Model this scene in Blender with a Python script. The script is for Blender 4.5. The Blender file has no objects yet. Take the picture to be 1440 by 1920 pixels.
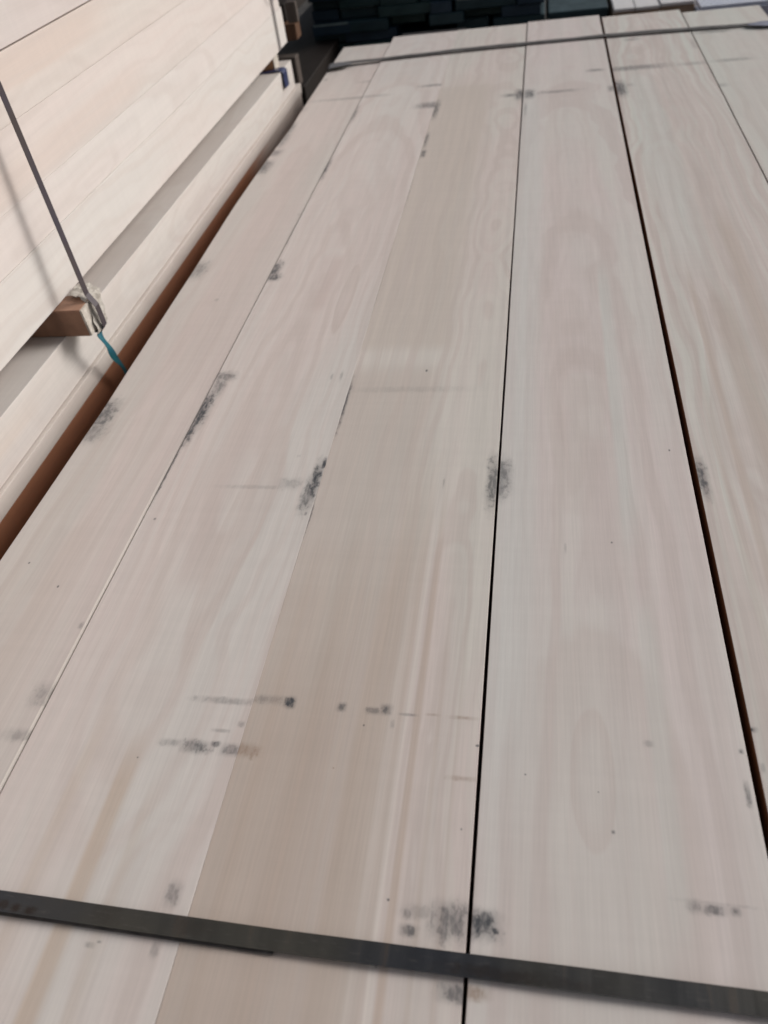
import bpy, bmesh, math, random
from mathutils import Vector, Matrix

# ---------------------------------------------------------------- camera, light, exposure
S = 0.64                      # one layout unit (camera height above the near pack) in metres
SC = bpy.context.scene
COL = SC.collection

cam_d = bpy.data.cameras.new('camera'); cam = bpy.data.objects.new('camera', cam_d); COL.objects.link(cam)
SC.camera = cam
# world axes expressed in (right, down, forward) of the lens
AX = ((0.98176978, 0.02246214, -0.18874203), (0.14890585, -0.70804237, 0.690292), (-0.11813192, -0.70581262, -0.69847934))
rt = [AX[i][0] for i in range(3)]; dn = [AX[i][1] for i in range(3)]; fw = [AX[i][2] for i in range(3)]
cam.matrix_world = Matrix(((rt[0], -dn[0], -fw[0], 0), (rt[1], -dn[1], -fw[1], 0), (rt[2], -dn[2], -fw[2], S), (0, 0, 0, 1)))
cam_d.sensor_fit = 'VERTICAL'; cam_d.sensor_height = 36; cam_d.lens = 26.25
cam_d.clip_start = 0.02; cam_d.clip_end = 200
cam_d.dof.use_dof = True; cam_d.dof.focus_distance = 0.86; cam_d.dof.aperture_fstop = 5.2

w = bpy.data.worlds.new('World'); SC.world = w; w.use_nodes = True
wn = w.node_tree; wn.nodes.clear()
SUN = Vector((1.0, 0.55, 0.63)).normalized()
el = math.asin(SUN.z); az = math.atan2(SUN.x, SUN.y)
sky = wn.nodes.new('ShaderNodeTexSky'); sky.sky_type = 'NISHITA'; sky.sun_disc = False
sky.sun_elevation = el; sky.sun_rotation = az; sky.dust_density = 4.0; sky.air_density = 1.0
hs = wn.nodes.new('ShaderNodeHueSaturation'); hs.inputs['Saturation'].default_value = 0.42
bg = wn.nodes.new('ShaderNodeBackground'); bg.inputs['Strength'].default_value = 0.074
wo = wn.nodes.new('ShaderNodeOutputWorld')
wn.links.new(sky.outputs[0], hs.inputs['Color']); wn.links.new(hs.outputs[0], bg.inputs['Color']); wn.links.new(bg.outputs[0], wo.inputs['Surface'])

sd = bpy.data.lights.new('sun', 'SUN'); sun = bpy.data.objects.new('sun', sd); COL.objects.link(sun)
sd.energy = 2.25; sd.angle = math.radians(24); sd.color = (1.0, 0.965, 0.94)
sun.rotation_euler = (-SUN).to_track_quat('-Z', 'Y').to_euler(); sun.location = SUN * 8

SC.view_settings.view_transform = 'Standard'; SC.view_settings.look = 'None'
SC.view_settings.exposure = 0.0; SC.view_settings.gamma = 1.0; SC.view_settings.use_curve_mapping = False
SC.render.engine = 'CYCLES'
SC.cycles.max_bounces = 8; SC.cycles.diffuse_bounces = 6

MARKS = {
  'B1': [(-1.0286, 3.4668, 0.0388, 0.037, 0.3), (-0.771, 3.5751, 0.2413, 0.0191, 0.35), (-1.0143, 3.1203, 0.0216, 0.0886, 0.5), (-1.0071, 3.2296, 0.0123, 0.0666, 0.5), (-1.0228, 2.8195, 0.0291, 0.0602, 0.7), (-1.0072, 2.9625, 0.0231, 0.0352, 0.5), (-1.0044, 2.0092, 0.0232, 0.0484, 0.5), (-1.0052, 1.2979, 0.028, 0.0518, 0.75), (-0.9984, 1.2374, 0.0274, 0.0393, 0.5), (-0.7645, 0.4781, 0.0539, 0.0114, 0.4), (-0.77, 0.5522, 0.0282, 0.0221, 0.4), (-0.8611, 0.7765, 0.0022, 0.0025, 0.95), (-0.9505, 0.8305, 0.0023, 0.0027, 0.95), (-0.7531, 0.7746, 0.0021, 0.0025, 0.9), (-0.7737, 0.6922, 0.0051, 0.0079, 0.4), (-0.8848, 1.8269, 0.0066, 0.0076, 0.3), (-0.7697, 2.3755, 0.0057, 0.0085, 0.2), (-0.9967, 3.8926, 0.014, 0.0132, 0.4), (-0.7481, 3.8062, 0.0795, 0.0168, 0.3)],
  'B2': [(-0.7614, 3.3368, 0.012, 0.0826, 0.65), (-0.7619, 2.7558, 0.0116, 0.0833, 0.95), (-0.7521, 1.989, 0.0152, 0.0434, 0.8), (-0.7442, 1.9401, 0.0183, 0.0194, 0.8), (-0.7397, 1.4435, 0.0238, 0.0181, 0.6), (-0.7401, 1.4014, 0.0138, 0.0328, 0.6), (-0.7509, 1.3111, 0.0147, 0.0611, 0.9), (-0.7554, 1.2477, 0.0104, 0.058, 0.85), (-0.4256, 1.0674, 0.0089, 0.0554, 0.95), (-0.4319, 1.0359, 0.011, 0.0461, 0.7), (-0.4182, 1.128, 0.0046, 0.015, 0.9), (-0.4754, 1.0632, 0.0282, 0.0174, 0.35), (-0.5466, 1.0519, 0.0856, 0.0063, 0.2), (-0.442, 1.4396, 0.0039, 0.0219, 0.4), (-0.4652, 1.4379, 0.0033, 0.0131, 0.35), (-0.4533, 0.5635, 0.0564, 0.0065, 0.4), (-0.4503, 0.5123, 0.0143, 0.0035, 0.35), (-0.4225, 0.5254, 0.0059, 0.0053, 0.4), (-0.5239, 0.4864, 0.0211, 0.0068, 0.4), (-0.4812, 0.4832, 0.0183, 0.0093, 0.7), (-0.4526, 0.49, 0.0066, 0.0042, 0.85), (-0.4266, 0.4829, 0.0139, 0.0083, 0.6), (-0.4425, 0.2783, 0.0086, 0.0138, 0.5), (-0.4431, 0.2126, 0.0062, 0.0102, 0.35), (-0.5303, 0.2082, 0.007, 0.0035, 0.4), (-0.5193, 0.2131, 0.0035, 0.0017, 0.5), (-0.7328, 0.954, 0.0029, 0.0037, 0.95), (-0.5669, 0.4583, 0.0017, 0.0017, 0.8), (-0.4404, 3.3809, 0.0437, 0.0344, 0.6), (-0.4525, 3.6467, 0.0488, 0.0155, 0.5), (-0.4788, 1.1493, 0.0047, 0.0043, 0.2), (-0.7092, 3.5666, 0.0752, 0.019, 0.3), (-0.4244, 0.979, 0.0032, 0.0058, 0.9)],
  'B3': [(-0.4119, 3.3212, 0.0136, 0.0937, 0.7), (-0.4113, 2.9777, 0.0083, 0.0682, 0.7), (-0.4054, 2.837, 0.008, 0.0318, 0.7), (-0.4336, 4.0312, 0.0105, 0.0543, 0.4), (-0.3875, 0.5707, 0.0342, 0.0083, 0.4), (-0.3557, 0.5685, 0.0076, 0.0083, 0.95), (-0.2727, 0.5668, 0.0058, 0.0063, 0.7), (-0.2224, 0.5645, 0.009, 0.0054, 0.5), (-0.2033, 0.5688, 0.0065, 0.0081, 0.8), (-0.169, 0.5626, 0.0104, 0.0022, 0.5), (-0.1908, 0.5449, 0.004, 0.0078, 0.3), (-0.0677, 1.0754, 0.0103, 0.064, 0.7), (-0.0646, 1.0985, 0.0062, 0.0234, 0.7), (-0.1179, 0.2942, 0.0263, 0.0091, 0.3), (-0.1317, 0.2715, 0.0084, 0.0059, 0.7), (-0.1349, 0.291, 0.0046, 0.006, 0.5), (-0.104, 0.2885, 0.0033, 0.0179, 0.5), (-0.081, 0.2875, 0.0194, 0.019, 0.7), (-0.0726, 0.2128, 0.014, 0.0095, 0.7), (-0.4196, 1.3901, 0.0064, 0.0105, 0.5), (-0.2806, 1.384, 0.1485, 0.0123, 0.15), (-0.0691, 3.4233, 0.0174, 0.0549, 0.8), (-0.0434, 3.1908, 0.0082, 0.0615, 0.6), (-0.1017, 3.4249, 0.0328, 0.0206, 0.6), (-0.2395, 1.4569, 0.0025, 0.0043, 0.9), (-0.1633, 1.0732, 0.0021, 0.0154, 0.3), (-0.1609, 0.3035, 0.0017, 0.0015, 0.9), (-0.233, 0.5396, 0.0016, 0.0017, 0.8), (-0.1647, 0.2288, 0.0015, 0.0015, 0.6), (-0.0767, 0.4005, 0.0015, 0.0018, 0.5), (-0.0632, 0.5218, 0.0026, 0.0021, 0.9), (-0.046, 3.7227, 0.0058, 0.1172, 0.4)],
  'B3b': [(-0.4078, 0.4845, 0.0204, 0.0092, 0.5), (-0.0854, 0.5642, 0.0196, 0.0035, 0.45), (-0.0799, 0.4706, 0.0221, 0.0039, 0.35), (-0.1332, 0.5656, 0.0119, 0.0026, 0.3), (-0.2656, 0.4691, 0.0016, 0.0016, 0.5)],
  'B4': [(-0.0323, 3.4138, 0.0172, 0.0477, 0.8), (0.0807, 3.4184, 0.0951, 0.0203, 0.45), (-0.0489, 1.0942, 0.0134, 0.0433, 0.65), (-0.0529, 1.0651, 0.0102, 0.0376, 0.5), (-0.0428, 0.2878, 0.0166, 0.0141, 0.9), (-0.0272, 0.2831, 0.0044, 0.0041, 0.95), (0.2951, 3.4023, 0.0142, 0.0332, 0.5), (0.2406, 3.6608, 0.0282, 0.0187, 0.55), (0.173, 0.545, 0.0079, 0.0057, 0.3), (0.293, 0.5438, 0.0034, 0.004, 0.8), (0.207, 0.3373, 0.0079, 0.0072, 0.5), (0.2277, 0.3361, 0.0109, 0.006, 0.65), (0.2521, 0.3366, 0.0048, 0.0048, 0.7), (0.2299, 0.3429, 0.0486, 0.0024, 0.2), (0.2913, 0.4836, 0.004, 0.0169, 0.7), (0.118, 0.4164, 0.0027, 0.0028, 0.95), (0.0052, 0.484, 0.0018, 0.0015, 0.8), (0.1462, 0.9249, 0.0018, 0.0025, 0.9), (0.2692, 1.1746, 0.002, 0.0032, 0.9), (0.0666, 0.9063, 0.0023, 0.0126, 0.25), (0.1019, 0.4682, 0.0015, 0.0015, 0.7), (-0.0442, 3.2343, 0.0062, 0.0754, 0.4)],
  'B4b': [(-0.0459, 0.2161, 0.0127, 0.0068, 0.6), (-0.0415, 0.2231, 0.0061, 0.0027, 0.3)],
  'B5': [(0.3174, 1.103, 0.0094, 0.0401, 0.8), (0.3209, 1.0738, 0.0074, 0.0318, 0.6), (0.3254, 3.3942, 0.0201, 0.0859, 0.8), (0.3422, 3.4304, 0.0404, 0.0268, 0.3), (0.4007, 3.6507, 0.1049, 0.0295, 0.55), (0.3464, 3.6444, 0.0529, 0.0184, 0.5), (0.4231, 4.0814, 0.0389, 0.022, 0.45), (0.6263, 3.642, 0.0702, 0.0254, 0.3), (0.3121, 0.579, 0.0063, 0.0041, 0.85), (0.669, 3.9243, 0.0106, 0.0815, 0.25), (0.3167, 0.5229, 0.0034, 0.0077, 0.3)],
  'B6': [(0.6711, 3.3408, 0.0111, 0.082, 0.55), (0.675, 3.475, 0.0077, 0.0536, 0.5), (0.7877, 3.6442, 0.0778, 0.0251, 0.4), (0.7809, 4.0866, 0.0643, 0.0216, 0.5), (0.8116, 4.0661, 0.0212, 0.0171, 0.4), (0.6933, 3.3347, 0.0277, 0.0251, 0.3)],
}

# ---------------------------------------------------------------- node helper
class NT:
    def __init__(s, tree): s.t = tree; s.n = tree.nodes; s.l = tree.links
    def new(s, kind, **kw):
        n = s.n.new(kind)
        for k, v in kw.items(): setattr(n, k, v)
        return n
    def put(s, sock, v):
        if isinstance(v, bpy.types.NodeSocket): s.l.new(v, sock)
        elif v is not None: sock.default_value = v
    def m(s, op, a, b=None, c=None):
        n = s.new('ShaderNodeMath', operation=op); s.put(n.inputs[0], a)
        if b is not None: s.put(n.inputs[1], b)
        if c is not None: s.put(n.inputs[2], c)
        return n.outputs[0]
    def vm(s, op, a, b=None):
        n = s.new('ShaderNodeVectorMath', operation=op); s.put(n.inputs[0], a)
        if b is not None: s.put(n.inputs[1], b)
        return n.outputs[0]
    def noise(s, vec, detail=3.0, rough=0.5, dist=0.0):
        n = s.new('ShaderNodeTexNoise'); s.put(n.inputs['Vector'], vec); n.inputs['Scale'].default_value = 1.0
        n.inputs['Detail'].default_value = detail; n.inputs['Roughness'].default_value = rough; n.inputs['Distortion'].default_value = dist
        return n.outputs['Fac']
    def noise1(s, wv, detail=2.0):
        n = s.new('ShaderNodeTexNoise', noise_dimensions='1D'); s.put(n.inputs['W'], wv); n.inputs['Scale'].default_value = 1.0
        n.inputs['Detail'].default_value = detail
        return n.outputs['Fac']
    def ss(s, v, a, b, lo=0.0, hi=1.0):
        n = s.new('ShaderNodeMapRange', interpolation_type='SMOOTHSTEP'); s.put(n.inputs[0], v)
        n.inputs[1].default_value = a; n.inputs[2].default_value = b; n.inputs[3].default_value = lo; n.inputs[4].default_value = hi
        return n.outputs[0]
    def mix(s, f, a, b, mode='MIX'):
        n = s.new('ShaderNodeMix', data_type='RGBA', blend_type=mode)
        s.put(n.inputs[0], f); s.put(n.inputs[6], a if not isinstance(a, tuple) else (*a[:3], 1)); s.put(n.inputs[7], b if not isinstance(b, tuple) else (*b[:3], 1))
        return n.outputs[2]
    def scale(s, v, x, y, z): return s.vm('MULTIPLY', v, (x, y, z))
    def sep(s, v):
        n = s.new('ShaderNodeSeparateXYZ'); s.put(n.inputs[0], v); return n.outputs
    def comb(s, x, y, z):
        n = s.new('ShaderNodeCombineXYZ'); s.put(n.inputs[0], x); s.put(n.inputs[1], y); s.put(n.inputs[2], z); return n.outputs[0]

def figure_group():
    g = bpy.data.node_groups.new('grain_figure', 'ShaderNodeTree'); I = g.interface
    for nm in ('X', 'Y', 'Wobble', 'CX', 'CY', 'HX', 'HY', 'Slant'): I.new_socket(nm, in_out='INPUT', socket_type='NodeSocketFloat')
    I.new_socket('Mask', in_out='OUTPUT', socket_type='NodeSocketFloat')
    t = NT(g); gi = t.new('NodeGroupInput').outputs; go = t.new('NodeGroupOutput')
    y = t.m('SUBTRACT', gi['Y'], gi['CY'])
    x = t.m('SUBTRACT', t.m('SUBTRACT', gi['X'], gi['CX']), t.m('MULTIPLY', y, gi['Slant']))
    dx = t.m('DIVIDE', x, gi['HX']); dy = t.m('DIVIDE', y, gi['HY'])
    d = t.m('ADD', t.m('SQRT', t.m('ADD', t.m('MULTIPLY', dx, dx), t.m('MULTIPLY', dy, dy))), gi['Wobble'])
    t.put(go.inputs['Mask'], t.m('MULTIPLY', t.ss(d, 1.05, .93), t.ss(d, .30, .95, .30, 1.0)))
    return g
FIG = None
def dirt_group():
    g = bpy.data.node_groups.new('dirt_mark', 'ShaderNodeTree'); I = g.interface
    for nm, ty in (('X', 'Float'), ('Y', 'Float'), ('Ragged', 'Float'), ('Smear', 'Float'), ('CX', 'Float'), ('CY', 'Float'), ('HX', 'Float'), ('HY', 'Float'), ('Strength', 'Float'), ('Before', 'Float')):
        I.new_socket(nm, in_out='INPUT', socket_type='NodeSocket' + ty)
    I.new_socket('Mask', in_out='OUTPUT', socket_type='NodeSocketFloat')
    t = NT(g); gi = t.new('NodeGroupInput').outputs; go = t.new('NodeGroupOutput')
    dx = t.m('DIVIDE', t.m('ABSOLUTE', t.m('SUBTRACT', gi['X'], gi['CX'])), gi['HX'])
    dy = t.m('DIVIDE', t.m('ABSOLUTE', t.m('SUBTRACT', gi['Y'], gi['CY'])), gi['HY'])
    r4 = t.m('POWER', t.m('ADD', t.m('POWER', dx, 3.0), t.m('POWER', dy, 3.0)), 0.3333)
    d = t.m('ADD', r4, t.m('MULTIPLY', t.m('SUBTRACT', gi['Ragged'], 0.5), 2.1))
    e = t.ss(d, 1.18, 0.35)
    a = t.m('MULTIPLY', t.m('MULTIPLY', e, t.ss(gi['Smear'], 0.30, 0.62, 0.55, 1.0)), gi['Strength'])
    h = t.m('ADD', r4, t.m('MULTIPLY', t.m('SUBTRACT', gi['Ragged'], 0.5), 0.9))
    halo = t.m('MULTIPLY', t.m('MULTIPLY', t.ss(h, 1.45, 0.35), 0.55), gi['Strength'])
    t.put(go.inputs['Mask'], t.m('MAXIMUM', t.m('MAXIMUM', a, halo), gi['Before']))
    return g
DIRT = dirt_group(); FIG = figure_group()

PINK = (0.635, 0.560, 0.528); GREY = (0.605, 0.578, 0.540); TAUPE = (0.500, 0.432, 0.375); BROWN = (0.48, 0.375, 0.29); WARM = (0.66, 0.555, 0.49)

def wood(name, seed, base=PINK, alt=GREY, cath=None, bands=(), marks=(), brown_marks=(), side=False, sawn=None, center=(0, 0, 0), fibre=1.0, streak=0.32, rough=0.62, figs=()):
    """planed timber; coordinates are the board's own, given in layout units (x across, y along)"""
    mt = bpy.data.materials.new(name); mt.use_nodes = True
    t = NT(mt.node_tree); bs = t.n['Principled BSDF']
    rnd = random.Random(seed)
    tc = t.new('ShaderNodeTexCoord').outputs['Object']
    p = t.vm('ADD', t.scale(tc, 1 / S, 1 / S, 1 / S), tuple(center))
    sx, sy, sz = t.sep(p)
    if side: p = t.comb(sz, sy, sx); X = sz
    else: X = sx
    Y = sy
    off = (rnd.uniform(-40, 40), rnd.uniform(-40, 40), rnd.uniform(-40, 40))
    q = t.vm('ADD', p, off)
    fib = t.noise(t.scale(q, 330, 7, 330), 3, 0.65)
    mid = t.noise(t.scale(q, 42, 0.55, 42), 3, 0.55)
    big = t.noise(t.scale(q, 5, 0.7, 5), 2, 0.5, 0.4)
    col = t.mix(t.ss(big, 0.36, 0.66), base, alt)
    # growth ring figure: a cone cut by the face
    if cath is None: cath = [(rnd.uniform(-.1, .1) + center[0 if not side else 2], rnd.uniform(0, 4), rnd.uniform(.06, .12), rnd.uniform(26, 40), .4)]
    wob = t.m('MULTIPLY', t.m('SUBTRACT', t.noise(t.scale(q, 5, 1.3, 5), 2, 0.5), 0.5), 0.13)
    wob2 = t.m('MULTIPLY', t.m('SUBTRACT', t.noise(t.scale(q, 2, 3.2, 2), 2, 0.5), 0.5), 0.10)
    for (xc, yc, sl, fr, am) in cath:
        a = t.m('ADD', t.m('SUBTRACT', X, xc), wob)
        b = t.m('ADD', t.m('MULTIPLY', t.m('SUBTRACT', Y, yc), sl), wob2)
        r = t.m('SQRT', t.m('ADD', t.m('MULTIPLY', a, a), t.m('MULTIPLY', b, b)))
        rn = t.noise1(t.m('ADD', t.m('MULTIPLY', r, fr), rnd.uniform(0, 90)), 1.5)
        col = t.mix(t.m('MULTIPLY', t.ss(rn, 0.45, 0.64), am * .95), col, tuple(c * k for c, k in zip(base, (.88, .865, .85))))
        col = t.mix(t.m('MULTIPLY', t.ss(rn, 0.46, 0.34), am * .6), col, tuple(c * k for c, k in zip(alt, (1.03, 1.03, 1.02))))
    if figs:
        fw_ = t.m('MULTIPLY', t.m('SUBTRACT', t.noise(t.scale(q, 14, 3.5, 14), 2, .5), .5), .7)
        for (cx, cy, hx, hy, slant, fc, fs) in figs:
            g = t.new('ShaderNodeGroup'); g.node_tree = FIG
            for nm, v in (('X', X), ('Y', Y), ('Wobble', fw_), ('CX', cx), ('CY', cy), ('HX', hx), ('HY', hy), ('Slant', slant)): t.put(g.inputs[nm], v)
            col = t.mix(t.m('MULTIPLY', g.outputs[0], fs), col, fc)
    for (x0, x1, y0, y1, bc, st, soft, *ee) in bands:
        xx = t.m('ADD', X, t.m('MULTIPLY', t.m('SUBTRACT', t.noise(t.scale(q, 30, 0.9, 30), 3, .55), .5), soft * 1.6))
        mk = t.m('MULTIPLY', t.ss(xx, x0 - soft * .5, x0 + soft * .5), t.ss(xx, x1 + soft, x1 - soft))
        yy = t.m('ADD', Y, t.m('MULTIPLY', t.m('SUBTRACT', mid, .5), .06 * (y1 - y0)))
        e = ee[0] if ee else min(.12 * (y1 - y0), .25)
        yy = Y if ee else yy
        mk = t.m('MULTIPLY', mk, t.m('MULTIPLY', t.ss(yy, y0 - e, y0 + e), t.ss(yy, y1 + e, y1 - e)))
        mk = t.m('MULTIPLY', mk, t.ss(mid, 0.25, 0.6, 0.62, 1.0))
        col = t.mix(t.m('MULTIPLY', mk, st), col, bc)
    k = t.m('ADD', t.ss(mid, 0.30, 0.70, -0.045 * streak * 2, 0.03 * streak * 2), 1.0)
    k = t.m('MULTIPLY', k, t.m('ADD', t.ss(fib, 0.28, 0.72, -0.042 * fibre, 0.034 * fibre), 1.0))
    # saw chatter across the board, very faint
    cht = t.noise(t.scale(q, 3, 55, 3), 2, .6)
    k = t.m('MULTIPLY', k, t.m('ADD', t.ss(cht, .3, .7, -.010, .010), 1.0))
    kk = t.comb(k, k, k)
    n = t.new('ShaderNodeMix', data_type='RGBA', blend_type='MULTIPLY'); n.inputs[0].default_value = 1.0
    t.put(n.inputs[6], col); t.put(n.inputs[7], kk); col = n.outputs[2]
    rag = t.noise(t.scale(q, 85, 60, 60), 5, .65)
    sme = t.noise(t.scale(q, 150, 55, 60), 4, .6)
    def chain(lst):
        prev = 0.0
        for (cx, cy, hx, hy, st) in lst:
            if st >= .5 and hx > .004: hx *= 1.35; hy *= 1.2; st = min(1, st * 1.1)
            g = t.new('ShaderNodeGroup'); g.node_tree = DIRT
            for nm, v in (('X', X), ('Y', Y), ('Ragged', rag), ('Smear', sme), ('CX', cx), ('CY', cy), ('HX', hx), ('HY', hy), ('Strength', st), ('Before', prev)): t.put(g.inputs[nm], v)
            prev = g.outputs[0]
        return prev
    if brown_marks: col = t.mix(chain(brown_marks), col, (0.22, 0.13, 0.075))
    if marks: col = t.mix(chain(marks), col, (0.062, 0.066, 0.074))
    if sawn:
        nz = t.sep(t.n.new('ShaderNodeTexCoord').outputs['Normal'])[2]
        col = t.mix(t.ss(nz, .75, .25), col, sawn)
    # pin specks and dust
    vo = t.new('ShaderNodeTexVoronoi'); t.put(vo.inputs['Vector'], t.scale(q, 9, 5, 9)); vo.inputs['Scale'].default_value = 1.0
    pick = t.m('GREATER_THAN', t.sep(vo.outputs['Color'])[0], 0.86)
    col = t.mix(t.m('MULTIPLY', t.m('MULTIPLY', t.ss(vo.outputs['Distance'], .018, .008), pick), .6), col, (.12, .09, .07))
    col = t.mix(1.0, col, (.985, .987, .985), 'MULTIPLY')
    t.put(bs.inputs['Base Color'], col)
    t.put(bs.inputs['Roughness'], t.ss(fib, .2, .8, rough - .06, rough + .08)); bs.inputs['Specular IOR Level'].default_value = 0.28
    bp = t.new('ShaderNodeBump'); bp.inputs['Strength'].default_value = 0.10; bp.inputs['Distance'].default_value = 0.0004
    t.put(bp.inputs['Height'], fib); t.put(bs.inputs['Normal'], bp.outputs[0])
    return mt

def plain(name, colour, rough=.5, metal=0.0, vary=.12, scale=30, spec=.4, second=None, bump=0.0, stretch=(1, 1, 1)):
    mt = bpy.data.materials.new(name); mt.use_nodes = True
    t = NT(mt.node_tree); bs = t.n['Principled BSDF']
    tc = t.new('ShaderNodeTexCoord').outputs['Object']
    q = t.scale(tc, scale * stretch[0], scale * stretch[1], scale * stretch[2])
    n = t.noise(q, 5, .6)
    c2 = second or tuple(c * (1 - vary * 2) for c in colour)
    col = t.mix(t.ss(n, .35, .65), colour, c2)
    t.put(bs.inputs['Base Color'], col); t.put(bs.inputs['Roughness'], t.ss(n, .3, .7, rough - .08, rough + .1))
    bs.inputs['Metallic'].default_value = metal; bs.inputs['Specular IOR Level'].default_value = spec
    if bump:
        bp = t.new('ShaderNodeBump'); bp.inputs['Strength'].default_value = bump; bp.inputs['Distance'].default_value = .004
        t.put(bp.inputs['Height'], n); t.put(bs.inputs['Normal'], bp.outputs[0])
    return mt

# ---------------------------------------------------------------- object helpers
def tag(o, label=None, cat=None, group=None, kind=None):
    if label: o['label'] = label
    if cat: o['category'] = cat
    if group: o['group'] = group
    if kind: o['kind'] = kind
    return o

def link(name, bm, mat, parent=None, loc=(0, 0, 0), smooth=False):
    me = bpy.data.meshes.new(name); bm.to_mesh(me); bm.free()
    if smooth:
        for f in me.polygons: f.use_smooth = True
    if mat: me.materials.append(mat)
    o = bpy.data.objects.new(name, me); o.location = loc; COL.objects.link(o)
    if parent: o.parent = parent
    return o

def board_bm(w_, l_, h_, seed=0, r=.0006, n=46, wob=.0004, left=None, ylo=0.0):
    """board centred on x and y, base at z=0, metres; rounded arrises, edges a little uneven"""
    rnd = random.Random(seed)
    prof = []
    for (cx, cz, a0) in ((w_ / 2 - r, h_ - r, 0), (-w_ / 2 + r, h_ - r, 90), (-w_ / 2 + r, r, 180), (w_ / 2 - r, r, 270)):
        for a in (0, 45, 90):
            an = math.radians(a0 + a); prof.append((cx + r * math.cos(an), cz + r * math.sin(an)))
    bm = bmesh.new(); rings = []
    ys = [-l_ / 2, -l_ / 2 + r] + [-l_ / 2 + l_ * i / n for i in range(1, n)] + [l_ / 2 - r, l_ / 2]
    ph = [rnd.uniform(0, 6.28) for _ in range(6)]
    for i, y in enumerate(ys):
        end = i in (0, len(ys) - 1)
        dl = wob * (math.sin(y * 3.1 + ph[0]) + .5 * math.sin(y * 11 + ph[1])) + rnd.uniform(-.3, .3) * wob
        dr = wob * (math.sin(y * 2.3 + ph[2]) + .5 * math.sin(y * 9 + ph[3])) + rnd.uniform(-.3, .3) * wob
        dz = wob * .6 * math.sin(y * 2 + ph[4])
        if left:
            dl += left(y)
        ring = []
        for (x, z) in prof:
            xx = x + (dl if x < 0 else dr); zz = z + (dz if z > h_ / 2 else 0)
            if end: xx *= (1 - 2 * r / w_); zz = h_ / 2 + (zz - h_ / 2) * (1 - 2 * r / h_)
            ring.append(bm.verts.new((xx, y, zz)))
        rings.append(ring)
    m = len(prof)
    for a, b in zip(rings, rings[1:]):
        for k in range(m): bm.faces.new((a[k], a[(k + 1) % m], b[(k + 1) % m], b[k]))
    bm.faces.new(rings[0]); bm.faces.new(rings[-1][::-1])
    bmesh.ops.recalc_face_normals(bm, faces=bm.faces)
    return bm

def board(name, x0, x1, y0, y1, z0, z1, mat_fn, seed, **kw):
    cx, cy = (x0 + x1) / 2, (y0 + y1) / 2
    bm = board_bm((x1 - x0) * S, (y1 - y0) * S, (z1 - z0) * S, seed, **kw)
    mat = mat_fn((cx, cy, z0)) if callable(mat_fn) else mat_fn
    return link(name, bm, mat, None, (cx * S, cy * S, z0 * S))

def ribbon(bm, pts, width_dirs, th):
    """flat band along pts (layout units); width_dirs[i] = half width vector; th = thickness vector list"""
    vs = []
    for p, wd, tv in zip(pts, width_dirs, th):
        p = Vector(p) * S; wd = Vector(wd) * S; tv = Vector(tv)
        vs.append([bm.verts.new(p - wd), bm.verts.new(p + wd), bm.verts.new(p + wd + tv), bm.verts.new(p - wd + tv)])
    for a, b in zip(vs, vs[1:]):
        for k in range(4): bm.faces.new((a[k], a[(k + 1) % 4], b[(k + 1) % 4], b[k]))
    bm.faces.new(vs[0][::-1]); bm.faces.new(vs[-1])
    bmesh.ops.recalc_face_normals(bm, faces=bm.faces)

def box_bm(x0, x1, y0, y1, z0, z1, bev=.0008, origin=(0, 0, 0)):
    bm = bmesh.new(); bmesh.ops.create_cube(bm, size=1)
    for v in bm.verts:
        v.co = Vector(((x0 + x1) / 2 + v.co.x * (x1 - x0), (y0 + y1) / 2 + v.co.y * (y1 - y0), (z0 + z1) / 2 + v.co.z * (z1 - z0))) * S - Vector(origin) * S
    if bev: bmesh.ops.bevel(bm, geom=bm.edges[:] + bm.verts[:], offset=bev, segments=2, affect='EDGES')
    return bm

def at(o, p):   # give a mesh built in layout coordinates an origin at p
    pv = Vector(p) * S
    for v in o.data.vertices: v.co -= pv
    o.location = pv
    return o

# ---------------------------------------------------------------- ground
concrete = plain('dark_concrete', (.060, .054, .048), .8, scale=6, second=(.035, .032, .030), bump=.2)
bm = bmesh.new(); bmesh.ops.create_grid(bm, x_segments=2, y_segments=2, size=60)
g = link('ground', bm, concrete, None, (0, 0, -1.62 * S)); tag(g, kind='structure')

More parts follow.
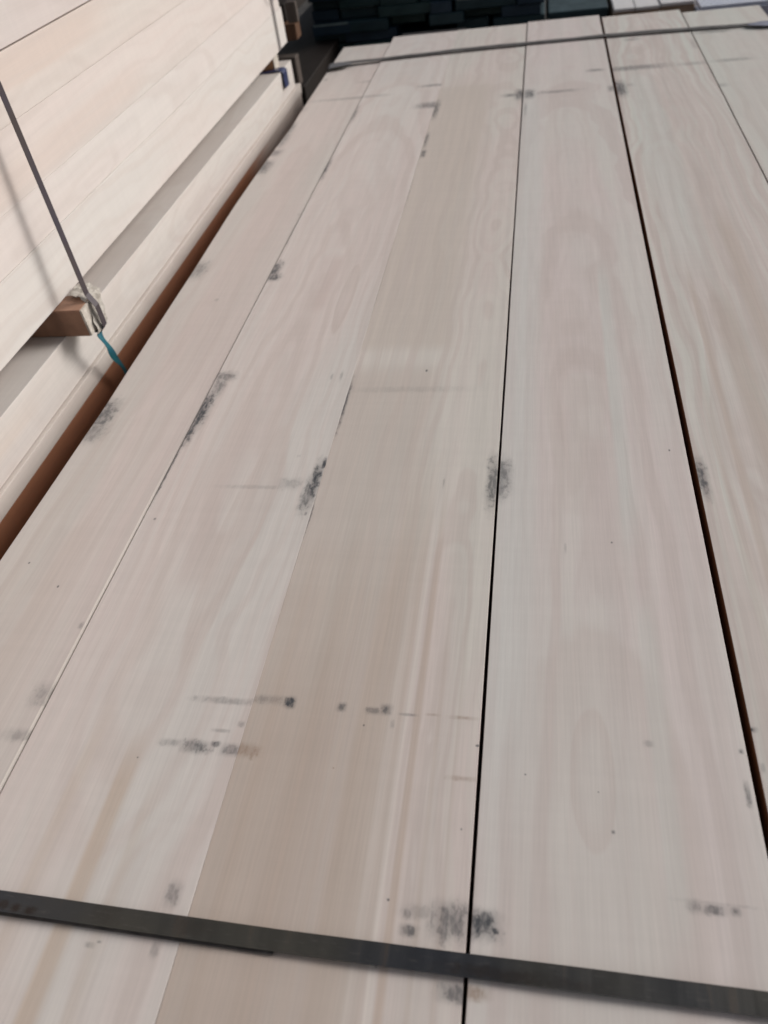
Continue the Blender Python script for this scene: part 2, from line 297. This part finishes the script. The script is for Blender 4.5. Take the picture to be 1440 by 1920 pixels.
# ---------------------------------------------------------------- near pack: top course
TH = .125
def left_edge(y):
    # board 1 has a slightly waney outer arris; y local metres, board centre at 1.80 layout
    Yw = y / S + 1.81
    pts = [(-1, -.000), (.84, -.002), (1.06, .001), (1.36, .004), (1.49, .001), (2.03, -.003), (2.49, -.012), (2.83, -.009), (3.1, .000), (3.26, .005), (3.4, .001), (3.57, 0), (5, 0)]
    for (a, va), (b, vb) in zip(pts, pts[1:]):
        if a <= Yw <= b: return (va + (vb - va) * (Yw - a) / (b - a)) * S
    return 0
GN = 'boards of the top course of the near pack'
Y0 = -.85
T = [  # x0, x1, y1, dz, label, material keywords
 (-1.016, -.7612, 4.459, -.004, 'leftmost narrow top board of the near pack, grey scuffs along its edge beside the gap',
  dict(base=(.605, .530, .500), alt=(.575, .535, .50), cath=[(-.90, 1.2, .05, 30, .35)], marks=MARKS['B1'], bands=[(-.93, -.80, 1.5, 3.0, (.55, .47, .44), .45, .03), (-.90, -.845, .2, .95, (.53, .46, .42), .5, .02), (-.7685, -.7600, .1, 1.12, (.80, .74, .68), .95, .0022), (-.98, -.95, .2, 1.3, (.53, .46, .42), .35, .012)])),
 (-.7575, -.4147, 4.553, 0, 'near pack top board second from left, thin brown streaks near the strap',
  dict(base=(.635, .560, .530), alt=(.615, .580, .55), cath=[(-.60, 1.32, .10, 32, .55), (-.59, 3.2, .06, 40, .3)], marks=MARKS['B2'] + [(-.7565, 1.12, .003, .14, .8), (-.757, 2.3, .003, .2, .5), (-.757, 3.0, .003, .15, .5)], figs=[(-.545, .93, .040, .30, .02, (.545, .470, .435), .45), (-.500, 1.80, .022, .19, .0, (.545, .470, .435), .75), (-.50, 2.25, .045, .42, 0, (.57, .50, .465), .45), (-.60, .95, .085, .62, 0, (.57, .50, .465), .3)],
       bands=[(-.590, -.560, -.1, .462, BROWN, .62, .010), (-.66, -.635, -.2, .50, BROWN, .32, .012), (-.53, -.515, -.2, .40, BROWN, .28, .010), (-.585, -.55, 1.75, 2.05, (.56, .47, .44), .7, .010), (-.63, -.60, .80, 1.30, (.55, .475, .445), .55, .012)])),
 (-.4141, -.0605, 4.562, -.0003, 'top board of the near pack with a wide taupe brown band down its left half',
  dict(base=(.620, .545, .510), alt=(.610, .575, .53), cath=[(-.12, .3, .03, 50, .5)], marks=MARKS['B3'] + [(-.4135, 1.33, .0045, .085, .8), (-.4135, .97, .003, .05, .6), (-.414, 2.5, .003, .15, .4)], brown_marks=MARKS['B3b'], streak=.5,
       bands=[(-.50, -.195, 1.553, 3.6, (.540, .480, .430), .80, .030, .03), (-.50, -.215, .84, 1.468, (.530, .468, .425), .80, .03, .04), (-.50, -.205, -2, .86, (.500, .425, .375), .8, .022, .10), (-.50, -.26, -2, .60, (.46, .375, .320), .5, .04, .12), (-.33, -.30, -2, .9, (.455, .37, .315), .4, .012), (-.245, -.225, -2, .75, (.45, .37, .31), .45, .012), (-.385, -.372, -2, .8, (.46, .37, .31), .3, .006), (-.36, -.20, 2.6, 3.7, (.55, .485, .435), .5, .05),
              (-.23, -.175, -2, 1.0, (.50, .425, .37), .7, .006), (-.160, -.150, -2, .9, (.50, .40, .33), .7, .004), (-.197, -.186, -2, .8, (.67, .61, .56), .55, .006), (-.172, -.168, -2, .8, (.67, .61, .56), .5, .003), (-.125, -.119, -2, .7, (.53, .45, .39), .5, .003), (-.095, -.09, -2, .7, (.53, .45, .39), .4, .003)])),
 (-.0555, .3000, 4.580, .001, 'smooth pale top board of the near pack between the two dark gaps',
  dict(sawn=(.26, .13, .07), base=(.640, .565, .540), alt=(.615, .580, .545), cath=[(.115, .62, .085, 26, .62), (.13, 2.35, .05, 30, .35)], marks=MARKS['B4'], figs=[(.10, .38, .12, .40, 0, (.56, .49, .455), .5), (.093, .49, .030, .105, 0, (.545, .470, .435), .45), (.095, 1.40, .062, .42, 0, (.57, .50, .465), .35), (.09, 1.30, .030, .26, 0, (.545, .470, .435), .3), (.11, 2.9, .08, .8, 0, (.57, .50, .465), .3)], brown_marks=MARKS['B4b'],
       bands=[(-.2, .015, .45, 3.4, (.608, .600, .572), .8, .03), (.165, .195, .95, 1.9, (.60, .605, .57), .7, .012), (.175, .20, .3, .78, (.60, .60, .56), .5, .01)])),
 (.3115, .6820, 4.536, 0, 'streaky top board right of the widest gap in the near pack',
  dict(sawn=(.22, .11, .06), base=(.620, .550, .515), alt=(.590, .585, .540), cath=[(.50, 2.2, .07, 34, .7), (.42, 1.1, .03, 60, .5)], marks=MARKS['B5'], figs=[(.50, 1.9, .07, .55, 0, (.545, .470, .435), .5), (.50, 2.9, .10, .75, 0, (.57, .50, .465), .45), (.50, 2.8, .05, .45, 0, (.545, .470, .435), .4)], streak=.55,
       bands=[(.43, .475, .6, 1.75, (.48, .40, .345), .65, .018), (.355, .37, .5, 1.4, (.53, .45, .40), .5, .008), (.50, .54, 1.3, 2.2, (.50, .42, .37), .75, .016), (.385, .40, .7, 1.9, (.50, .42, .37), .7, .006), (.36, .46, 1.9, 3.6, (.59, .585, .55), .5, .02)])),
 (.6860, 1.0360, 4.470, .001, 'rightmost top board of the near pack, seen only in the upper right corner',
  dict(base=(.600, .555, .515), alt=(.585, .575, .53), cath=[(.86, 3.0, .08, 30, .5)], marks=MARKS['B6'])),
]
for i, (x0, x1, y1, dz, lab, kw) in enumerate(T):
    o = board('timber_board', x0, x1, Y0, y1, -TH + dz, dz, lambda c, i=i, kw=kw: wood('planed_poplar_%d' % i, 100 + i, center=c, **kw), 30 + i,
              **(dict(left=left_edge, n=90, wob=.0003, r=.0013) if i == 0 else dict(wob=.00025, r=.0005)))
    tag(o, lab, 'board', GN)

# lower courses (seen through the gaps and from the side): orange brown put in for gap shade and bounced warmth
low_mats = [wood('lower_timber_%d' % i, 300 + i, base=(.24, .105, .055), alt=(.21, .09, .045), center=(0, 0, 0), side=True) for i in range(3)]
pink_end = {1: 4.86, 2: 4.98, 3: 4.74}
rr = random.Random(5)
for c in range(1, 11):
    z1 = -TH * c - .002 * c
    cols = range(6) if c == 1 else (0, 5)
    for k in cols:
        x0, x1 = T[k][0], T[k][1]
        y1 = 4.5 + rr.uniform(-.05, .06)
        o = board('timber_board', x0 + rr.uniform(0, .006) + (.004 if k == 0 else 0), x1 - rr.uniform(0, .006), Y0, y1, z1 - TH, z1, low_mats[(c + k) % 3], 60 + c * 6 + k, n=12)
        tag(o, 'board of the lower courses of the near pack, hidden under its top boards', 'board', 'hidden boards under the top of the near pack')

# ---------------------------------------------------------------- straps of the near pack
def strap_mat():
    mt = bpy.data.materials.new('worn_black_steel'); mt.use_nodes = True; t = NT(mt.node_tree); bs = t.n['Principled BSDF']
    tc = t.new('ShaderNodeTexCoord').outputs['Object']
    big = t.noise(t.scale(tc, 5, 5, 5), 3, .5); fine = t.noise(t.scale(tc, 60, 400, 60), 4, .7); cross = t.noise(t.scale(tc, 70, 8, 8), 3, .6)
    col = t.mix(t.ss(big, .35, .65), (.030, .034, .044), (.066, .062, .052))
    col = t.mix(t.m('MULTIPLY', t.ss(fine, .56, .72), .35), col, (.13, .12, .11))
    col = t.mix(t.m('MULTIPLY', t.ss(cross, .55, .75), .5), col, (.085, .062, .045))
    sx, sy, sz = t.sep(t.scale(tc, 1 / S, 1 / S, 1 / S)); prev = 0.0
    rag = t.noise(t.scale(tc, 120, 120, 10), 3, .6)
    for (cx, cy, hx, hy, st) in ((-.668, .238, .011, .006, .9), (-.646, .236, .009, .005, .9), (-.625, .234, .010, .006, .9), (-.40, .242, .03, .012, .3), (-.02, .236, .07, .008, .6), (.06, .236, .04, .006, .4), (-.52, .242, .02, .012, .3)):
        g = t.new('ShaderNodeGroup'); g.node_tree = DIRT
        for nm, v in (('X', sx), ('Y', sy), ('Ragged', rag), ('Smear', cross), ('CX', cx), ('CY', cy), ('HX', hx), ('HY', hy), ('Strength', st), ('Before', prev)): t.put(g.inputs[nm], v)
        prev = g.outputs[0]
    col = t.mix(prev, col, (.022, .014, .010))
    t.put(bs.inputs['Base Color'], col); bs.inputs['Metallic'].default_value = .35
    t.put(bs.inputs['Roughness'], t.ss(cross, .3, .7, .28, .52))
    bp = t.new('ShaderNodeBump'); bp.inputs['Strength'].default_value = .25; bp.inputs['Distance'].default_value = .0006
    t.put(bp.inputs['Height'], cross); t.put(bs.inputs['Normal'], bp.outputs[0])
    return mt
steel = strap_mat()
steel_dull = plain('grey_steel_strap', (.115, .105, .10), .5, .2, .2, 40, .4)
def strap_over(x0, x1, y, zt, hw, down, sag=()):
    pts, wd, th = [], [], []
    seq = [((x0, y, down), (-1, 0, 0)), ((x0, y, zt - .03), (-1, 0, 0)), ((x0, y, zt - .006), (-1, 0, .3)), ((x0 + .004, y, zt), (-.4, 0, 1))]
    N = 60
    for i in range(1, N): 
        x = x0 + .01 + (x1 - x0 - .02) * i / N
        seq.append(((x, y + .0012 * math.sin(x * 5), zt + .0012 + .0010 * math.sin(x * 8.3 + y) + .0006 * math.sin(x * 27)), (0, 0, 1)))
    seq += [((x1 - .004, y, zt), (.4, 0, 1)), ((x1, y, zt - .006), (1, 0, .3)), ((x1, y, zt - .03), (1, 0, 0)), ((x1, y, down), (1, 0, 0))]
    for p, n_ in seq:
        pts.append(p); wd.append((0, hw, 0)); th.append(Vector(n_).normalized() * .0007)
    return pts, wd, th
e = bpy.data.objects.new('steel_strap', None); COL.objects.link(e); e.location = (-.2 * S, .24 * S, 0)
tag(e, 'wide black steel strap lying across the near pack in the foreground', 'strap', 'straps around the near pack')
bm = bmesh.new(); ribbon(bm, *strap_over(-1.022, 1.042, .2415, .0055, .0125, -.9)); b = link('band', bm, steel)
b.location = -e.location; b.parent = e
# the lapped tail under the band, its cut end showing
bm = bmesh.new(); pts = [(-1.0 + .0118 * i * 5, .2375 - .0045 + (.004 * (1 - i / 12)), .0022 + .0004 * math.sin(i)) for i in range(13)]
ribbon(bm, [(x, y, z) for x, y, z in pts if x < -.29] + [(-.292, .2335, .0022)], [(0, .0085, 0)] * (len([1 for p in pts if p[0] < -.29]) + 1), [Vector((0, 0, .0007))] * 40)
b = link('lapped_tail', bm, steel_dull); b.location = -e.location; b.parent = e
e = bpy.data.objects.new('steel_strap', None); COL.objects.link(e); e.location = (0, 4.12 * S, 0)
tag(e, 'thin grey steel strap across the far end of the near pack', 'strap', 'straps around the near pack')
bm = bmesh.new(); P_, W_, T_ = strap_over(-1.024, 1.044, 4.12, .006, .021, -.9)
P_ = [(x, 4.098 + .062 * (1 - (abs(x - .15) / 1.15) ** 2) - (.02 if x > .4 else 0) * (x - .4), z) for x, y, z in P_]
ribbon(bm, P_, W_, T_); b = link('band', bm, steel_dull); b.location = -e.location; b.parent = e
grey_plastic = plain('grey_plastic', (.16, .165, .18), .45, 0, .1, 30, .4)
for sx, col, lab in ((-1, (.16, .16, .17), 'dark grey corner protector at the left end of the far strap'), (1, (.22, .23, .30), 'bluish grey corner protector at the right end of the far strap')):
    xe = -1.018 if sx < 0 else 1.040
    bm = bmesh.new(); pp = [(xe, -.10), (xe, -.03), (xe + .002 * sx, -.005), (xe - .010 * sx, .009), (xe - .06 * sx, .0125), (xe - .12 * sx, .0125)]
    hw = [.05, .05, .05, .046, .038, .012]
    yc = 4.065 if sx < 0 else 4.09
    ribbon(bm, [(x, yc, z) for x, z in pp], [(0, h, 0) for h in hw], [Vector((sx, 0, 0)) * .0012] * 3 + [Vector((0, 0, 1)) * .0012] * 3)
    o = link('corner_protector', bm, plain('protector_%d' % sx, col, .5, 0, .1, 30, .4)); at(o, (xe, yc, 0)); tag(o, lab, 'corner protector', 'corner protectors on the near pack')

# ---------------------------------------------------------------- left packs
XF = -1.20; YE = 4.06
def side_board(x0, x1, y0, y1, z0, z1, seed, label, group, kw):
    o = board('timber_board', x0, x1, y0, y1, z0, z1, lambda c: wood('side_timber_%d' % seed, seed, center=c, side=True, **kw), seed, n=30, r=.0008, wob=.0003)
    return tag(o, label, 'board', group)
GL = 'boards of the lower left pack'
LB = dict(base=(.66, .595, .56), alt=(.65, .61, .575))
side_board(XF - .30, XF, -.6, YE, -.0655, .054, 401, 'top outer board of the lower left pack, its top face in grey shade', GL, dict(**LB, bands=[(-.02, .02, .5, 1.3, (.66, .54, .46), .4, .03)]))
side_board(XF - .62, XF - .304, -.6, YE - .02, -.0655, .053, 402, 'inner top board of the lower left pack, almost wholly under the upper pack', GL, LB)
z = -.0675
side_board(XF - .30, XF + .012, -.6, YE + .06, z - .044, z, 405, 'pale second board down in the lower left pack, along the brown gap', GL, dict(base=(.66, .585, .54), alt=(.64, .58, .53))); z -= .046  # cut thin so the painted gap shade starts below it
side_board(XF - .30, XF + .010, -.6, YE + .05, z - .082, z, 406, 'third board down in the lower left pack, gap shade painted dark brown on it', GL,
           dict(base=(.34, .150, .085), alt=(.30, .13, .07), bands=[(-.3, 0, 3.3, 6.0, (.52, .46, .42), .95, .02)])); z -= .084  # brown stands in for gap shade, paler band where it thins out
for i in range(8):
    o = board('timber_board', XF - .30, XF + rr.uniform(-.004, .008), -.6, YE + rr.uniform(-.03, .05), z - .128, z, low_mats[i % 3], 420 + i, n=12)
    tag(o, 'board of the lower courses of the lower left pack, hidden in the gap', 'board', 'hidden boards of the lower left pack'); z -= .130

GU = 'boards of the upper left pack'
zs = [.131, .278, .384, .528, .658, .800, .93, 1.06]
ul = ['lowest outer board of the upper left pack, resting on the bearers', 'second outer board up in the side of the upper left pack', 'third outer board up in the upper left pack, with a pinkish streak',
      'fourth outer board up in the upper left pack, just below the dark joint', 'fifth outer board up in the upper left pack, just above the dark joint',
      'sixth outer board up in the side of the upper left pack', 'topmost outer board of the upper left pack']
tint = (.63, .53, .475)
ub = [dict(base=(.66, .60, .565), alt=(.64, .61, .58)), dict(base=(.66, .60, .57), alt=(.65, .61, .58)),
      dict(base=(.66, .59, .555), alt=(.64, .60, .565), bands=[(.40, .46, 1.2, 2.4, tint, .5, .03)]),
      dict(base=(.65, .58, .54), alt=(.64, .59, .55), bands=[(.585, .66, .8, 2.3, tint, .8, .03)]),
      dict(base=(.62, .555, .53), alt=(.60, .57, .54)), dict(), dict()]
dxs = [0, -.0010, -.0006, .0006, -.003, 0, .002]
for i in range(7):
    gap = .0004 if i != 3 else .0030
    side_board(XF - .32, XF + dxs[i], -.6, YE + [0, -.022, -.02, .01, 0, 0, 0][i] , zs[i], zs[i + 1] - gap, 440 + i, ul[i], GU, dict(rough=.6, fibre=.5, streak=.25, **ub[i]))
for i in (0, 6):
    side_board(XF - .66, XF - .324, -.6, YE - .03, zs[i], zs[i + 1] - .002, 450 + i, 'inner board of the upper left pack beside its %s outer board' % ('lowest' if i == 0 else 'topmost'), GU, dict())

# bearers between the two packs
br = wood('bearer_wood', 470, base=(.35, .20, .135), alt=(.30, .17, .115), center=(0, 0, 0), fibre=1.5, streak=1)
br2 = wood('bearer_wood_orange', 471, base=(.58, .33, .18), alt=(.50, .28, .15), center=(0, 0, 0), fibre=1.5, streak=1)
br3 = wood('bearer_wood_shaded', 472, base=(.12, .062, .034), alt=(.10, .05, .028), center=(0, 0, 0))  # orange bearer brown darkened, shade of the far pack is in the colour
def bearer(x1, y0, y1, z0, z1, mat, endmat, label, group):
    o = link('bearer', box_bm(XF - .62, x1, y0, y1, z0, z1, .001), mat); at(o, (x1 - .1, (y0 + y1) / 2, z0))
    tag(o, label, 'bearer', group)
    if endmat:
        o2 = link('end_face', box_bm(x1 - .003, x1 + .004, y0 + .001, y1 - .001, z0 + .001, z1 - .001, .0006), endmat)
        for v in o2.data.vertices: v.co -= Vector(o.location)
        o2.parent = o
    return o
pale_end = plain('pale_end_grain', (.60, .56, .50), .8, 0, .15, 90, .2, second=(.42, .38, .33))
GB = 'bearers between the left packs'
bearer(-1.127, 1.553, 1.632, .0550, .1295, br, pale_end, 'brown wooden bearer with pale end sticking out between the left packs under a dark strap', GB)
bearer(-1.238, 3.893, 3.972, .0550, .1295, br2, pale_end, 'small orange brown bearer at the far end between the left packs, beside the blue strap', GB)
bearer(-1.225, .25, .33, .0550, .1295, br, None, 'bearer between the left packs outside the photo on the near side', GB)

# crumpled pale protector folded over the bearer end and the strap foot
def crumple(pts, half, n, amp, seed, mat, name, th=.0009):
    rnd = random.Random(seed); bm = bmesh.new(); m = 7
    P2 = [Vector(p) for p in pts]; rows = []
    for i in range(n + 1):
        f = i / n * (len(P2) - 1); k = min(int(f), len(P2) - 2); p = P2[k].lerp(P2[k + 1], f - k)
        h = half[k] + (half[k + 1] - half[k]) * (f - k)
        rows.append([bm.verts.new((p + Vector((rnd.uniform(-amp, amp) + .0 * j, (j / (m - 1) * 2 - 1) * h + rnd.uniform(-amp, amp), rnd.uniform(-amp, amp)))) * S) for j in range(m)])
    for a, b in zip(rows, rows[1:]):
        for j in range(m - 1): bm.faces.new((a[j], a[j + 1], b[j + 1], b[j]))
    o = link(name, bm, mat); so = o.modifiers.new('thickness', 'SOLIDIFY'); so.thickness = th; so.offset = 0
    return o
card = plain('crumpled_pale_wrap', (.50, .47, .42), .5, 0, .12, 60, .5, second=(.36, .33, .29), bump=.4)
o = crumple([(-1.185, 1.640, .139), (-1.150, 1.640, .140), (-1.128, 1.632, .128), (-1.118, 1.612, .085), (-1.114, 1.600, .052)], [.026, .032, .036, .034, .030], 16, .0028, 3, card, 'corner_protector')
at(o, (-1.13, 1.62, .1)); tag(o, 'crumpled pale corner protector folded over the bearer end under the dark strap', 'corner protector')

# dark strap of the upper pack
brown_strap = plain('dark_brown_strap', (.060, .045, .045), .45, .2, .15, 20, .5, second=(.045, .036, .050))
e = bpy.data.objects.new('steel_strap', None); COL.objects.link(e); e.location = Vector((-1.13, 1.62, .06)) * S
tag(e, 'dark brown strap running down the side of the upper left pack onto the bearer end', 'strap', 'straps around the upper left pack')
pts = [(XF - .5, 1.655, 1.068), (XF - .01, 1.655, 1.070), (XF + .006, 1.655, 1.055), (-1.150, 1.653, .62), (-1.125, 1.607, .145), (-1.108, 1.604, .115), (-1.105, 1.598, .060), (-1.118, 1.598, .046), (-1.25, 1.598, .048)]
nrm = [(0, 0, 1), (0, 0, 1), (1, 0, .5), (1, 0, 0), (1, 0, .2), (1, 0, 0), (1, 0, 0), (0, 0, -1), (0, 0, -1)]
bm = bmesh.new(); ribbon(bm, pts, [(0, .0105, 0)] * len(pts), [Vector(v).normalized() * .0008 for v in nrm]); b = link('band', bm, brown_strap); b.location = -e.location; b.parent = e
# far strap on the upper pack with its loose loop
e = bpy.data.objects.new('steel_strap', None); COL.objects.link(e); e.location = Vector((XF, 3.91, .2)) * S
tag(e, 'thin black strap with a loose loop near the far end of the upper left pack', 'strap', 'straps around the upper left pack')
pts = [(XF - .5, 3.91, 1.064), (XF + .004, 3.91, 1.064), (XF + .006, 3.91, .60), (XF + .006, 3.912, .3), (XF + .006, 3.91, .135), (XF - .004, 3.91, .127), (XF - .3, 3.91, .127)]
nrm = [(0, 0, 1), (1, 0, 1), (1, 0, 0), (1, 0, 0), (1, 0, 0), (0, 0, -1), (0, 0, -1)]
bm = bmesh.new(); ribbon(bm, pts, [(0, .008, 0)] * len(pts), [Vector(v).normalized() * .0008 for v in nrm]); b = link('band', bm, brown_strap); b.location = -e.location; b.parent = e
pts = [(XF + .010, 3.90, .62), (XF + .05, 3.84, .50), (XF + .055, 3.835, .42), (XF + .035, 3.87, .35), (XF + .010, 3.90, .325)]
bm = bmesh.new(); ribbon(bm, pts, [(0, .007, 0)] * 5, [Vector((.0008, 0, 0))] * 5); b = link('loose_loop', bm, plain('loop_grey', (.25, .25, .25), .4, .3)); b.location = -e.location; b.parent = e

# teal band of the lower left pack, slack, going down into the gap
teal = plain('teal_plastic_band', (.020, .150, .155), .38, 0, .1, 15, .5, second=(.030, .135, .20), stretch=(1, 1, 1))
def smooth_path(ctrl, n=10):
    out = []; C = [Vector(c) for c in ctrl]; C = [C[0]] + C + [C[-1]]
    for i in range(1, len(C) - 2):
        for j in range(n):
            u = j / n; a, b, c, d = C[i - 1:i + 3]
            out.append(.5 * ((2 * b) + (c - a) * u + (2 * a - 5 * b + 4 * c - d) * u * u + (-a + 3 * b - 3 * c + d) * u ** 3))
    out.append(C[-2]); return out
pts = smooth_path([(-1.30, 1.625, .0570), (-1.19, 1.62, .0575), (-1.128, 1.605, .050), (-1.126, 1.590, .036), (-1.130, 1.608, -.010), (-1.138, 1.628, -.060), (-1.148, 1.662, -.128), (-1.155, 1.67, -.25), (-1.17, 1.67, -.6)])
bm = bmesh.new(); n = len(pts)
ribbon(bm, pts, [Vector((.003 * math.sin(i * .3), .0105, 0)) for i in range(n)], [Vector((.0008, 0, .0002))] * n)
o = link('plastic_band', bm, teal, smooth=False); at(o, (-1.19, 1.62, .0575)); tag(o, 'teal plastic band hanging from under the bearer down into the gap', 'strap', 'plastic bands of the lower left pack')
blue = plain('blue_plastic_band', (.025, .036, .105), .4, 0, .1, 20, .5)
pts = smooth_path([(-1.36, 3.878, .0565), (-1.27, 3.876, .0565), (-1.215, 3.885, .060), (-1.192, 3.893, .050), (-1.190, 3.890, .020), (-1.187, 3.884, -.015)])
bm = bmesh.new(); n = len(pts)
ribbon(bm, pts, [Vector((0, .026 + .010 * min(1, i / n * 2), 0)) for i in range(n)], [Vector((.0010, 0, .0006))] * n)
o = link('plastic_band', bm, blue); at(o, (-1.2, 3.88, .055)); tag(o, 'short dark blue plastic band bent over the far edge of the lower left pack', 'strap', 'plastic bands of the lower left pack')

# ---------------------------------------------------------------- packs further back on the left
painted_shade = dict(base=(.020, .014, .011), alt=(.015, .011, .009))  # near-black colour stands in for the shade between the stacks
far_m = wood('far_timber_shaded', 501, center=(0, 0, 0), side=True, **painted_shade)
far_p = wood('far_timber_pale_shaded', 502, base=(.10, .08, .07), alt=(.08, .065, .055), center=(0, 0, 0), side=True)  # pale timber darkened, its shade is in the colour
FG = 'boards of the next pack behind the left packs'
F = [(-1.75, -1.325, 4.58, 4.66, -.20, -.055, far_p, 'upper visible board end in the shaded pack behind the lower left pack'),
     (-1.75, -1.300, 4.58, 7.6, -.34, -.205, far_m, 'lower board end in the shaded pack behind the lower left pack'),
     (-1.75, -1.33, 4.60, 7.6, -.48, -.345, far_m, 'bottom shaded board end in the pack behind the lower left pack'),
     (-1.75, -1.36, 4.66, 7.6, .10, .18, far_m, 'dark board end just above the orange bearer of the pack behind'),
     (-1.75, -1.42, 4.60, 7.6, .185, .30, far_m, 'brown board end at the top of the pack behind the left packs'),
     (-1.75, -1.38, 4.66, 7.6, .305, .42, far_m, 'shaded board in the pack behind the left packs, above the frame')]
for i, (x0, x1, y0, y1, z0, z1, mm, lab) in enumerate(F):
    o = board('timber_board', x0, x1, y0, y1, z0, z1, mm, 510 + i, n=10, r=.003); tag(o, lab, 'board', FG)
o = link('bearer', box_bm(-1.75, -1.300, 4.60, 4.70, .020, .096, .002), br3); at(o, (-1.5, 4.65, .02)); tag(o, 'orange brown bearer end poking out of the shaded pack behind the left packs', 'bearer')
o = link('batten', box_bm(-1.33, -1.275, 4.58, 4.62, .105, .20, .002), far_p); at(o, (-1.3, 4.6, .105)); tag(o, 'short grey batten end above the orange bearer of the pack behind', 'batten')

# ---------------------------------------------------------------- dark green timber stack behind
gm = [plain('dark_green_paint_%d' % i, c, .55, 0, .2, 14, .35, second=tuple(v * .8 for v in c)) for i, c in enumerate([(.020, .052, .055), (.017, .043, .053), (.024, .060, .058), (.018, .040, .064)])]
edge_m = plain('pale_green_edge', (.20, .26, .26), .6)  # lighter strip along the top front edge
xs = [-1.455, -1.195, -.935, -.70, -.475, -.22, .035, .055, .425]
spans = [(-1.455, -1.195), (-1.190, -.935), (-.930, -.70), (-.695, -.475), (-.47, -.22), (-.215, .030), (.062, .425)]
ORD = ['first', 'second', 'third', 'fourth', 'fifth', 'sixth', 'seventh', 'eighth', 'ninth', 'tenth']
rg = random.Random(11)
tops = [.080 - .0625 * i for i in range(8)]
for r_, zt in enumerate(tops):
    jit = [0] + [rg.uniform(-.09, .09) for _ in range(5)] + [0]
    if r_ in (3, 5, 6): jit = [0] * 7
    for c_, (x0, x1) in enumerate(spans):
        x0 += jit[c_] if c_ not in (0, 6) else 0; x1 += jit[c_ + 1] if c_ < 5 else 0
        if (r_ == 4 and c_ in (2, 3)): continue
        if c_ == 6 and zt > -.13: continue
        sh = rg.uniform(-.015, .015) if c_ else rg.uniform(-.008, .012) + .010 * (r_ - 3) * .0
        yf = 5.6 + rg.uniform(-.10, .06)
        if (r_, c_) in ((3, 0), (6, 0), (3, 1)): yf = 5.52
        if (r_, c_) in ((2, 0), (2, 1)): yf = 5.62
        o = board('green_timber', x0 + sh, x1 + sh - .004, yf, 8.2, zt - .061, zt, gm[rg.randrange(4)], 600 + r_ * 10 + c_, n=4, r=.003)
        tag(o, 'dark green board %s from left, %s course down, in the stack behind' % (ORD[c_], ORD[r_]), 'board', 'dark green boards in the stack behind')
        if (r_, c_) in ((3, 0), (3, 2), (6, 0), (2, 1), (2, 4), (1, 5)):
            ed = link('pale_edge', box_bm(x0 + sh + .01, x1 + sh - .02, yf - .002, yf + .014, zt - .007, zt + .0015, 0), edge_m, None)
            for v in ed.data.vertices: v.co -= Vector(o.location)
            ed.parent = o
for k in range(4):
    o = board('green_timber', -1.46 + .28 * k, -1.2 + .28 * k, 5.56, 8.2, -.60, -.43, gm[k], 690 + k, n=4, r=.003)
    tag(o, 'deep dark green board at the base of the green stack, %s from the left' % ORD[k], 'board', 'dark green boards in the stack behind')
# pale stub visible in the recess
o = board('timber_board', -.86, -.46, 5.25, 5.54, -.30, -.203, wood('stub_timber', 701, base=(.50, .43, .41), alt=(.46, .42, .40), center=(0, 0, 0)), 702, n=4)
tag(o, 'pale board end just showing past the far end of the near pack', 'board')

# ---------------------------------------------------------------- pale pack and wrapped pack, upper right
GR = 'pale boards behind the near pack on the right'
side_brown = wood('brown_sided_timber', 711, base=(.36, .27, .20), alt=(.30, .23, .17), center=(0, 0, 0))
pt = wood('pale_far_timber', 712, base=(.66, .64, .64), alt=(.62, .62, .63), center=(0, 0, 0))
for k, (x0, x1, y0, z1, lab) in enumerate([(.440, .560, 5.41, -.160, 'narrow pale board nearest the green stack in the right background pack'),
                                       (.564, .700, 5.40, -.158, 'middle pale board of the right background pack'),
                                       (.704, .895, 5.40, -.152, 'right background pack board beside the blueish wrapped pack')]):
    o = board('timber_board', x0, x1, y0, 8.0, z1 - .018, z1, pt, 720 + k, n=4, r=.002); tag(o, lab, 'board', GR)
    o = board('timber_board', x0, x1 + .003, y0 + .012, 8.0, z1 - .30, z1 - .020, side_brown, 730 + k, n=4, r=.002); tag(o, 'brown lower ' + lab.replace('pale ', '').replace('narrow ', ''), 'board', GR)
wrapm = plain('blueish_film', (.55, .58, .66), .3, 0, .12, 22, .6, second=(.42, .45, .55), bump=.6)
o = link('wrapped_pack', box_bm(.905, 1.9, 5.32, 8, -.9, -.175, .012), wrapm); at(o, (1.4, 6.5, -.9)); tag(o, 'pack wrapped in blueish white film in the upper right corner', 'wrapped pack')
